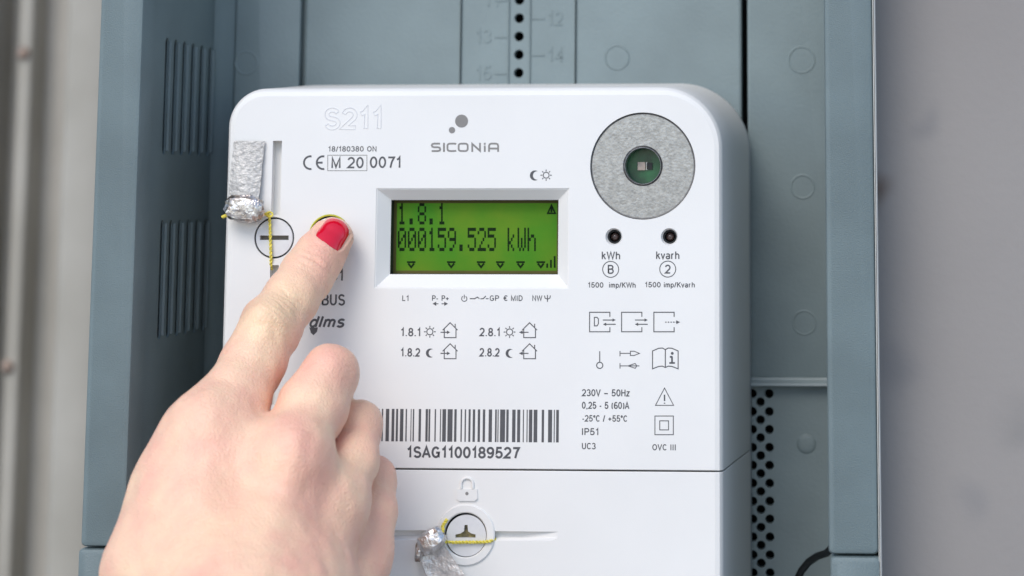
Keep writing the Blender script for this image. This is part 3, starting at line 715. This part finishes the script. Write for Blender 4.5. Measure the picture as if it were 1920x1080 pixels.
def sheet(corn, nu, nv, thick, amp, y_of, name, m, parent, seed):
    rs = np.random.default_rng(seed); fr = []
    ph = rs.uniform(0, 6.28, 24); kk = rs.uniform(-9, 9, (24, 2))
    for j in range(nv + 1):
        row = []
        for i in range(nu + 1):
            s_, t_ = i / nu, j / nv
            a = Vector(corn[0]).lerp(Vector(corn[1]), s_); b = Vector(corn[3]).lerp(Vector(corn[2]), s_); p = a.lerp(b, t_)
            h = sum(math.sin(kk[q][0] * s_ + kk[q][1] * t_ + ph[q]) for q in range(24)) / 5 + rs.uniform(-0.7, 0.7)
            e = rs.uniform(-1, 1) * 0.8 * (i in (0, nu)); w_ = P(p.x + e, p.y, 0)
            row.append(Vector((w_.x, y_of(s_, t_) + h * amp, w_.z)))
        fr.append(row)
    n1 = nu + 1; vs = [p for r in fr for p in r]; k = len(vs); vs += [p + Vector((0, thick, 0)) for p in vs]; fs = []
    idx = lambda i, j: j * n1 + i
    for j in range(nv):
        for i in range(nu):
            q = (idx(i, j), idx(i + 1, j), idx(i + 1, j + 1), idx(i, j + 1)); fs += [q, tuple(x + k for x in q[::-1])]
    edge = [idx(i, 0) for i in range(nu + 1)] + [idx(nu, j) for j in range(1, nv + 1)] + [idx(i, nv) for i in range(nu - 1, -1, -1)] + [idx(0, j) for j in range(nv - 1, 0, -1)]
    for a, b in zip(edge, edge[1:] + edge[:1]): fs.append((a, b, b + k, a + k))
    return obj(name, MB().add(vs, fs), m, parent, smooth=25)


def crumple(c, ax, rx, ry, rz, seed, name, m, parent, amp=0.22):
    rs = np.random.default_rng(seed); vs = []; fs = []; nu, nv = 18, 11
    ks = rs.normal(size=(14, 3)) * 4.0; ph = rs.uniform(0, 6.28, 14); a = Vector(ax).normalized(); b = Vector((0, 1, 0)); d = a.cross(b).normalized()
    for j in range(nv + 1):
        th = math.pi * j / nv
        for i in range(nu):
            f = 2 * math.pi * i / nu; v = Vector((math.cos(th), math.sin(th) * math.cos(f), math.sin(th) * math.sin(f)))
            sgn = Vector([math.copysign(abs(x) ** 0.65, x) for x in v])
            h = 1 + amp * sum(abs(math.sin(Vector(ks[q]).dot(v) + ph[q])) - 0.6 for q in range(14)) / 4 + rs.uniform(-0.07, 0.07)
            vs.append(Vector(c) + (a * sgn.x * rx + b * sgn.y * ry + d * sgn.z * rz) * h)
    for j in range(nv):
        for i in range(nu):
            k = (i + 1) % nu; fs.append((j * nu + i, j * nu + k, (j + 1) * nu + k, (j + 1) * nu + i))
    return obj(name, MB().add(vs, fs), m, parent, smooth=22)


V3 = lambda px, py, y: P(px, py, y)
sA = empty('wire_seal', 'crumpled metal foil seal with upright tag and yellow wire left of the red fingernail', 'seal', P(460, 390, -0.001), 'foil seals wired to the meter')
sheet([(440, 264, 0), (498, 265, 0), (488, 378, 0), (431, 374, 0)], 14, 26, 0.0004, 0.00007, lambda s_, t_: -0.0008 - 0.0014 * t_ - 0.0005 * math.sin(3 * s_), 'tag', MT['tag'], sA, 3)
crumple(P(458, 391, -0.0042), Vector((1, 0, -0.12)), 0.0052, 0.0023, 0.0036, 5, 'crimp', MT['foil'], sA)
twisted([V3(484, 396, -0.0035), V3(494, 401, -0.0022), V3(505, 402, -0.0014), V3(506, 420, -0.0008), V3(507, 450, -0.0007), V3(508, 482, -0.0008), V3(508, 498, 0.0002), V3(509, 506, 0.0016)], 1.6 * u, 9, 'wire', sA)
twisted([V3(432, 398, -0.004), V3(424, 404, -0.0042), V3(417, 407, -0.0035)], 1.7 * u, 3, 'wire', sA)
obj('wire_knot', MB().tube([V3(505 + 6 * math.cos(t), 402 + 4.5 * math.sin(t), -0.0018 - 0.0006 * math.sin(2 * t)) for t in [i * 0.35 for i in range(20)]], 1.8 * u, 6), MT['wire'], sA, smooth=80)
sB = empty('wire_seal', 'crumpled metal foil seal hanging by yellow wire from the round lock under the padlock emblem', 'seal', P(810, 1040, -0.001), 'foil seals wired to the meter')
sheet([(792, 1044, 0), (838, 1022, 0), (896, 1102, 0), (826, 1136, 0)], 10, 20, 0.0004, 0.0002, lambda s_, t_: -0.0030 - 0.0010 * t_ + 0.0004 * math.sin(4 * s_), 'tag', MT['tag2'], sB, 9)
crumple(P(809, 1015, -0.0042), P(826, 1002, 0) - P(790, 1026, 0), 0.0038, 0.0023, 0.0029, 8, 'crimp', MT['foil2'], sB, 0.16)
crumple(P(786, 1034, -0.0040), P(783, 1048, 0) - P(788, 1018, 0), 0.0026, 0.0016, 0.0011, 12, 'crimp', MT['foil'], sB, 0.2)
twisted([V3(828, 1013, -0.0036), V3(836, 1016, -0.0024), V3(850, 1017, -0.0012), V3(873, 1016.5, -0.0011), V3(905, 1016.5, -0.0011), V3(920, 1014.5, -0.0012), V3(927, 1012, 0.0002), V3(930, 1011, 0.0014)], 1.6 * u, 9, 'wire', sB)
twisted([V3(828, 1010, -0.0036), V3(831, 994, -0.0016), V3(830, 986, -0.0012), V3(838, 974, -0.0008)], 1.7 * u, 4, 'wire', sB)

# cable inside the cabinet
pts = [V3(1488, 1110, 0.060), V3(1494, 1088, 0.060), V3(1503, 1070, 0.058), V3(1516, 1054, 0.056), V3(1532, 1043, 0.054), V3(1550, 1037, 0.050), V3(1566, 1020, 0.045), V3(1572, 985, 0.044), V3(1572, 950, 0.046)]
tag(obj('cable', MB().tube(pts, 0.0011, 10), MT['cable'], None, smooth=80), 'thin black cable curving out from behind the right frame strip of the cabinet', 'cable')

# ================================================================== the hand
J = lambda px, py, y, r: (np.array(P(px, py, y / 1000.0)), r * S(px, py, y / 1000.0))
IDX = [J(624, 446, -6.3, 37), J(601, 478, -8.5, 42), J(577, 514, -13.0, 46), J(545, 560, -20, 48), J(508, 613, -28, 54), J(475, 680, -36, 56), J(441, 745, -44, 61), J(400, 815, -51, 64)]
MID = [J(621, 703, -36, 46), J(587, 762, -43, 61), J(548, 856, -55, 56)]
MIDB = [J(621, 703, -36, 46), J(612, 785, -15, 41), J(580, 850, -24, 38)]
RIN = [J(671, 797, -29, 41), J(660, 865, -38, 46), J(630, 945, -47, 49)]
RINB = [J(671, 797, -29, 41), J(662, 880, -12, 37), J(625, 930, -22, 35)]
PIN = [J(702, 899, -22, 37), J(698, 962, -30, 42), J(684, 1040, -37, 43)]
PINB = [J(702, 899, -22, 37), J(690, 975, -9, 33), J(655, 1015, -18, 31)]
META = [[J(400, 815, -51, 64), J(385, 960, -64, 70), J(400, 1240, -86, 80)], [J(548, 856, -55, 56), J(510, 1000, -67, 60), J(455, 1250, -88, 76)],
        [J(630, 945, -47, 49), J(590, 1080, -62, 54), J(510, 1270, -84, 72)], [J(684, 1040, -37, 43), J(645, 1150, -50, 54), J(560, 1280, -76, 70)]]
PALM = [[J(440, 900, -40, 60), J(420, 1100, -56, 85)], [J(560, 960, -40, 60), J(480, 1120, -58, 85)], [J(640, 1060, -34, 50), J(560, 1180, -54, 75)]]
THB = [J(390, 1240, -74, 85), J(305, 1085, -60, 92), J(345, 940, -38, 62), J(420, 870, -22, 50), J(465, 850, -17, 42)]
WEB = [J(390, 825, -48, 64), J(345, 930, -52, 84), J(305, 1060, -60, 93)]
DOR = [J(400, 850, -51, 58), J(545, 885, -56, 54)]
ARM = [J(470, 1240, -80, 130), J(455, 1420, -100, 150), J(430, 1680, -140, 165), J(420, 2300, -230, 175)]


def cone(p, a, ra, b, rb):
    ba = b - a; l2 = ba @ ba; t = np.clip(((p - a) @ ba) / l2, 0, 1)
    q = p - a - t[..., None] * ba
    return np.sqrt((q * q).sum(-1)) - (ra + (rb - ra) * t)


def smin(a, b, k):
    h = np.maximum(k - np.abs(a - b), 0) / k; return np.minimum(a, b) - h * h * k * 0.25


def chain(p, ch, k):
    d = None
    for (a, ra), (b, rb) in zip(ch, ch[1:]):
        e = cone(p, a, ra, b, rb); d = e if d is None else smin(d, e, k)
    return d


BUMPS = [(J(499, 602, -35.5, 30), 0.006), (J(552, 852, -60.3, 28), 0.012), (J(634, 940, -51.3, 22), 0.012), (J(618, 692, -40, 34), 0.006), (J(392, 800, -56, 26), 0.012)]


def hand(p):
    p = p.astype(np.float64)
    palm = None
    for c_ in META + PALM + [DOR]:
        e = chain(p, c_, 0.004); palm = e if palm is None else smin(palm, e, 0.011)
    palm = smin(palm, chain(p, ARM, 0.01), 0.03)
    thb = chain(p, THB, 0.006)
    d = smin(palm, smin(thb, chain(p, WEB, 0.01), 0.010), 0.014)
    out = d
    fi = [chain(p, IDX, 0.003), smin(chain(p, MID, 0.003), chain(p, MIDB, 0.003), 0.003), smin(chain(p, RIN, 0.003), chain(p, RINB, 0.003), 0.003), smin(chain(p, PIN, 0.003), chain(p, PINB, 0.003), 0.003)]
    for f in fi: out = np.minimum(out, smin(d, f, 0.0055))
    o2 = fi[0]
    for f in fi[1:]: o2 = smin(o2, f, 0.0012)
    out = smin(out, o2, 0.0008)
    for (c_, r_), k in BUMPS:
        out = smin(out, np.sqrt(((p - c_) ** 2).sum(-1)) - r_, k)
    return out


def mesh_sdf(f, lo, hi, h):                              # naive surface nets on blocks near the surface
    B = 12; lo = np.array(lo); nb = np.ceil((np.array(hi) - lo) / (h * B)).astype(int)
    N = nb * B + 1; G = np.full(N, 1.0, np.float32)
    cen = np.stack(np.meshgrid(*[lo[i] + (np.arange(nb[i]) + 0.5) * h * B for i in range(3)], indexing='ij'), -1)
    dc = f(cen.reshape(-1, 3)).reshape(nb); R_ = h * B * 0.5 * 1.74 * 1.25 + 0.003
    G[:-1, :-1, :-1] = np.repeat(np.repeat(np.repeat(np.sign(dc), B, 0), B, 1), B, 2)
    loc = np.stack(np.meshgrid(*[np.arange(B + 1)] * 3, indexing='ij'), -1)
    idx = np.argwhere(np.abs(dc) < R_)
    for s_ in range(0, len(idx), 64):
        ch = idx[s_:s_ + 64]; gi = ch[:, None, None, None, :] * B + loc
        G[gi[..., 0], gi[..., 1], gi[..., 2]] = f((lo + gi * h).reshape(-1, 3)).reshape(gi.shape[:-1])
    ins = G < 0; c8 = [ins[a:N[0] - 1 + a, b:N[1] - 1 + b, c_:N[2] - 1 + c_] for a in (0, 1) for b in (0, 1) for c_ in (0, 1)]
    sm = sum(x.astype(np.int8) for x in c8); act = (sm > 0) & (sm < 8)
    cells = np.argwhere(act); vid = np.full(act.shape, -1, np.int64); vid[act] = np.arange(len(cells))
    acc = np.zeros((len(cells), 3)); cnt = np.zeros(len(cells)); offs = [(a, b, c_) for a in (0, 1) for b in (0, 1) for c_ in (0, 1)]
    for i in range(8):
        for j in range(i + 1, 8):
            if sum(abs(offs[i][k] - offs[j][k]) for k in range(3)) != 1: continue
            pa = cells + offs[i]; pb = cells + offs[j]; va = G[tuple(pa.T)]; vb = G[tuple(pb.T)]
            m = (va < 0) != (vb < 0); t = np.where(m, va / np.where(m, va - vb, 1), 0)[:, None]
            acc += np.where(m[:, None], pa + t * (pb - pa), 0); cnt += m
    V = lo + acc / cnt[:, None] * h; Fc = []
    for ax in range(3):
        sl0 = [slice(None)] * 3; sl1 = [slice(None)] * 3; sl0[ax] = slice(0, -1); sl1[ax] = slice(1, None)
        A = ins[tuple(sl0)]; Bq = ins[tuple(sl1)]; e = np.argwhere(A != Bq); o1, o2 = [(1, 2), (2, 0), (0, 1)][ax]
        e = e[(e[:, o1] > 0) & (e[:, o2] > 0) & (e[:, o1] < act.shape[o1]) & (e[:, o2] < act.shape[o2])]
        d1 = np.zeros(3, int); d1[o1] = 1; d2 = np.zeros(3, int); d2[o2] = 1
        q = np.stack([vid[tuple((e - d1 - d2).T)], vid[tuple((e - d2).T)], vid[tuple(e.T)], vid[tuple((e - d1).T)]], 1)
        fl = ~A[tuple(e.T)]; q[fl] = q[fl][:, ::-1]; Fc.append(q)
    return V, np.concatenate(Fc)


HS = 0.0006
allj = [j for c_ in [IDX, MID, MIDB, RIN, RINB, PIN, PINB, THB] + META for j in c_]
lo = np.min([j[0] - j[1] for j in allj], 0) - 0.008; hi = np.max([j[0] + j[1] for j in allj], 0) + 0.008
e_ = ARM[-1]; lo = np.minimum(lo, e_[0] - e_[1] - 0.006); hi = np.maximum(hi, e_[0] + e_[1] + 0.006); hi[1] = 0.004
HV, HF = mesh_sdf(hand, lo, hi, HS)


def grad(p, e=0.0003):
    g_ = np.stack([hand(p + np.eye(3)[i] * e) - hand(p - np.eye(3)[i] * e) for i in range(3)], -1); return g_ / np.linalg.norm(g_, axis=-1, keepdims=True)


Nn = grad(HV)
view = np.array((CAM - P(500, 700, -0.05)).normalized())


def creases(V, N, a, b, at, lines, width, curve):        # fine skin folds across the back of a joint
    a, b = np.array(a), np.array(b); ax = (b - a) / np.linalg.norm(b - a); dn = view - (view @ ax) * ax; dn /= np.linalg.norm(dn); sd = np.cross(ax, dn)
    r = V - at; t = r @ ax; s_ = r @ sd; face = np.clip(N @ dn, 0, 1) ** 0.6; near = np.exp(-((r * r).sum(1)) / 0.011 ** 2); out = np.zeros(len(V))
    for (t0, am, wl) in lines:
        tt_ = t - t0 - curve * s_ ** 2 * 60 - 0.0003 * np.sin(s_ * 900 + t0 * 9000)
        out -= am * np.exp(-(tt_ / wl) ** 2) * np.exp(-(s_ / width) ** 2)
    return 2.0 * out * face * near


disp = creases(HV, Nn, IDX[2][0], IDX[1][0], IDX[2][0], [(0.0002, 0.0006, 0.00045), (0.0022, 0.00022, 0.00035), (-0.0021, 0.00024, 0.0004), (-0.0040, 0.00014, 0.0004)], 0.0052, 0.35)
disp += creases(HV, Nn, IDX[4][0], IDX[3][0], IDX[4][0], [(0.0005 + 0.0019 * k, 0.00042, 0.00048) for k in range(-3, 4)], 0.0050, 0.9)
disp += creases(HV, Nn, IDX[4][0], IDX[3][0], IDX[4][0], [(-0.0075, 0.0005, 0.0011)], 0.0060, -1.2)
tipc, dip = IDX[0][0], IDX[2][0]
ax = (IDX[0][0] - IDX[1][0]); ax /= np.linalg.norm(ax); dn = view - (view @ ax) * ax; dn /= np.linalg.norm(dn); sd = np.cross(ax, dn)
dn = dn + 0.10 * sd * (1 if sd[0] > 0 else -1); dn /= np.linalg.norm(dn); sd = np.cross(ax, dn); sd *= (1 if sd[0] > 0 else -1)
base = np.array(P(609, 459, -0.011)); NL, NW = 0.0082, 0.0040
# tendons over the back of the hand, the fold of skin round the nail, and uneven flesh
dorsal = np.clip(Nn @ view, 0, 1)
for ch, am in ((META[0], 0.0002), (META[1], 0.0005), (META[2], 0.0004), (META[3], 0.0002)):
    dd = None
    for (a, ra), (b_, rb) in zip(ch, ch[1:]):
        e = np.abs((HV - a) @ np.cross((b_ - a) / np.linalg.norm(b_ - a), view)); tt_ = ((HV - a) @ (b_ - a)) / ((b_ - a) @ (b_ - a))
        e = np.where((tt_ > -0.05) & (tt_ < 1.05), e, 1.0); dd = e if dd is None else np.minimum(dd, e)
    disp += am * np.exp(-(dd / 0.0024) ** 2) * dorsal
rq = HV - base; sv = (rq @ sd) / NW; lv_ = (rq @ ax) / NL * 2 - 1; up = rq @ dn
qq = (np.abs(sv) ** 4 + np.abs(lv_) ** 4) ** 0.25; on = (np.abs(up) < 0.012) & (Nn @ dn > -0.2)
disp += on * (0.00042 * np.exp(-((qq - 1.2) / 0.13) ** 2) * (lv_ < 0.55) - 0.00030 * np.exp(-((qq - 1.02) / 0.07) ** 2) * (lv_ < 0.7))
for q in range(26):
    kv = rng.normal(size=3); kv /= np.linalg.norm(kv); wl_ = rng.uniform(0.003, 0.009)
    disp += 0.000016 * (wl_ / 0.004) * np.sin((HV @ kv) * 2 * math.pi / wl_ + rng.uniform(0, 6.28))
HV2 = HV + Nn * disp[:, None]
me = bpy.data.meshes.new('person'); me.from_pydata(HV2.tolist(), [], HF.tolist()); me.update(); me.shade_smooth()


def flush(p, lst):
    o = np.zeros(len(p))
    for (px, py, y, r, a) in lst:
        c_ = np.array(P(px, py, y / 1000)); o += a * np.exp(-((p - c_) ** 2).sum(1) / (r * U) ** 2)
    return o


red = flush(HV, [(360, 845, -58, 40, 0.6), (575, 870, -62, 45, 0.8), (525, 970, -68, 50, 0.6), (503, 775, -40, 30, 1.0), (640, 700, -40, 60, 0.5), (625, 830, -40, 25, 0.6), (600, 475, -12, 40, 0.5), (655, 470, -6, 40, 0.6), (705, 800, -32, 50, 0.5),
                (728, 900, -24, 55, 0.6), (705, 1040, -40, 60, 0.5), (600, 1040, -66, 60, 0.4), (420, 960, -72, 40, 0.3), (612, 415, -6, 30, 0.4)])
yel = flush(HV, [(500, 600, -36, 60, 0.9), (378, 790, -57, 30, 0.8), (545, 555, -26, 45, 0.4), (390, 1000, -76, 80, 0.4), (690, 770, -34, 40, 0.3)])
ca = me.color_attributes.new('skin_tone', 'FLOAT_COLOR', 'POINT')
ca.data.foreach_set('color', np.stack([np.clip(red, 0, 1), np.clip(yel, 0, 1), np.zeros(len(HV)), np.ones(len(HV))], 1).astype(np.float32).ravel())
sk = mat('skin', (0.88, 0.47, 0.355), 0.42, col2=(0.92, 0.65, 0.44), vscale=85, bump=0.7, bscale=1700, sss=0.15, spec=0.5, detail=6, ramp=(0.25, 0.75))
t = sk.node_tree; b = t.nodes['Principled BSDF']; src = b.inputs['Base Color'].links[0].from_socket
at = t.nodes.new('ShaderNodeAttribute'); at.attribute_name = 'skin_tone'; sp = t.nodes.new('ShaderNodeSeparateColor'); t.links.new(at.outputs['Color'], sp.inputs[0])
for ch, colr, k in ((0, (0.76, 0.33, 0.27), 0.75), (1, (0.98, 0.72, 0.43), 0.6)):
    mu = t.nodes.new('ShaderNodeMath'); mu.operation = 'MULTIPLY'; mu.inputs[1].default_value = k; t.links.new(sp.outputs[ch], mu.inputs[0])
    mc = t.nodes.new('ShaderNodeMix'); mc.data_type = 'RGBA'; t.links.new(mu.outputs[0], mc.inputs[0]); t.links.new(src, mc.inputs[6]); mc.inputs[7].default_value = (*colr, 1); src = mc.outputs[2]
t.links.new(src, b.inputs['Base Color'])
vo = t.nodes.new('ShaderNodeTexVoronoi'); vo.feature = 'DISTANCE_TO_EDGE'; vo.inputs['Scale'].default_value = 900
tcs = t.nodes.new('ShaderNodeTexCoord'); b2 = t.nodes.new('ShaderNodeBump'); b2.inputs['Strength'].default_value = 0.30; b2.inputs['Distance'].default_value = 0.0004
t.links.new(tcs.outputs['Object'], vo.inputs['Vector']); t.links.new(vo.outputs['Distance'], b2.inputs['Height'])
t.links.new(b.inputs['Normal'].links[0].from_socket, b2.inputs['Normal']); t.links.new(b2.outputs[0], b.inputs['Normal'])
per = tag(obj('person', me, sk), 'pale hand with a red nail pressing the round meter button with its index finger', 'person')

# painted nail
nu, nv = 16, 18; top = []; bot = []
for j in range(nv + 1):
    v = j / nv
    wv = NW * (0.90 + 0.10 * math.sin(min(1, v / 0.25) * math.pi / 2)) * (1 - 0.10 * v - 0.14 * max(0, (v - 0.8) / 0.2) ** 2.2)
    for i in range(nu + 1):
        s_ = -1 + 2 * i / nu
        vv = v + (-0.07 * (1 - s_ * s_) * (1 - v)) - 0.13 * s_ * s_ * v
        p = base + ax * (vv * NL) + sd * (s_ * wv) + dn * 0.012
        for _ in range(60):
            dd = hand(p[None])[0]
            if dd < 0.00002: break
            p = p - dn * dd * 0.8
            if (p - base) @ dn < -0.008: break
        top.append(p + dn * (0.00045 - 0.00025 * s_ ** 4)); bot.append(p - dn * 0.0004)
n1 = nu + 1; k = len(top); fs = []
for j in range(nv):
    for i in range(nu):
        q = (j * n1 + i, j * n1 + i + 1, (j + 1) * n1 + i + 1, (j + 1) * n1 + i); fs += [q, tuple(x + k for x in q[::-1])]
edge = [i for i in range(n1)] + [j * n1 + nu for j in range(1, nv + 1)] + [nv * n1 + i for i in range(nu - 1, -1, -1)] + [j * n1 for j in range(nv - 1, 0, -1)]
fs += [(a, b_, b_ + k, a + k) for a, b_ in zip(edge, edge[1:] + edge[:1])]
obj('fingernail', MB().add([tuple(p) for p in top + bot], fs), MT['polish'], per, smooth=50)
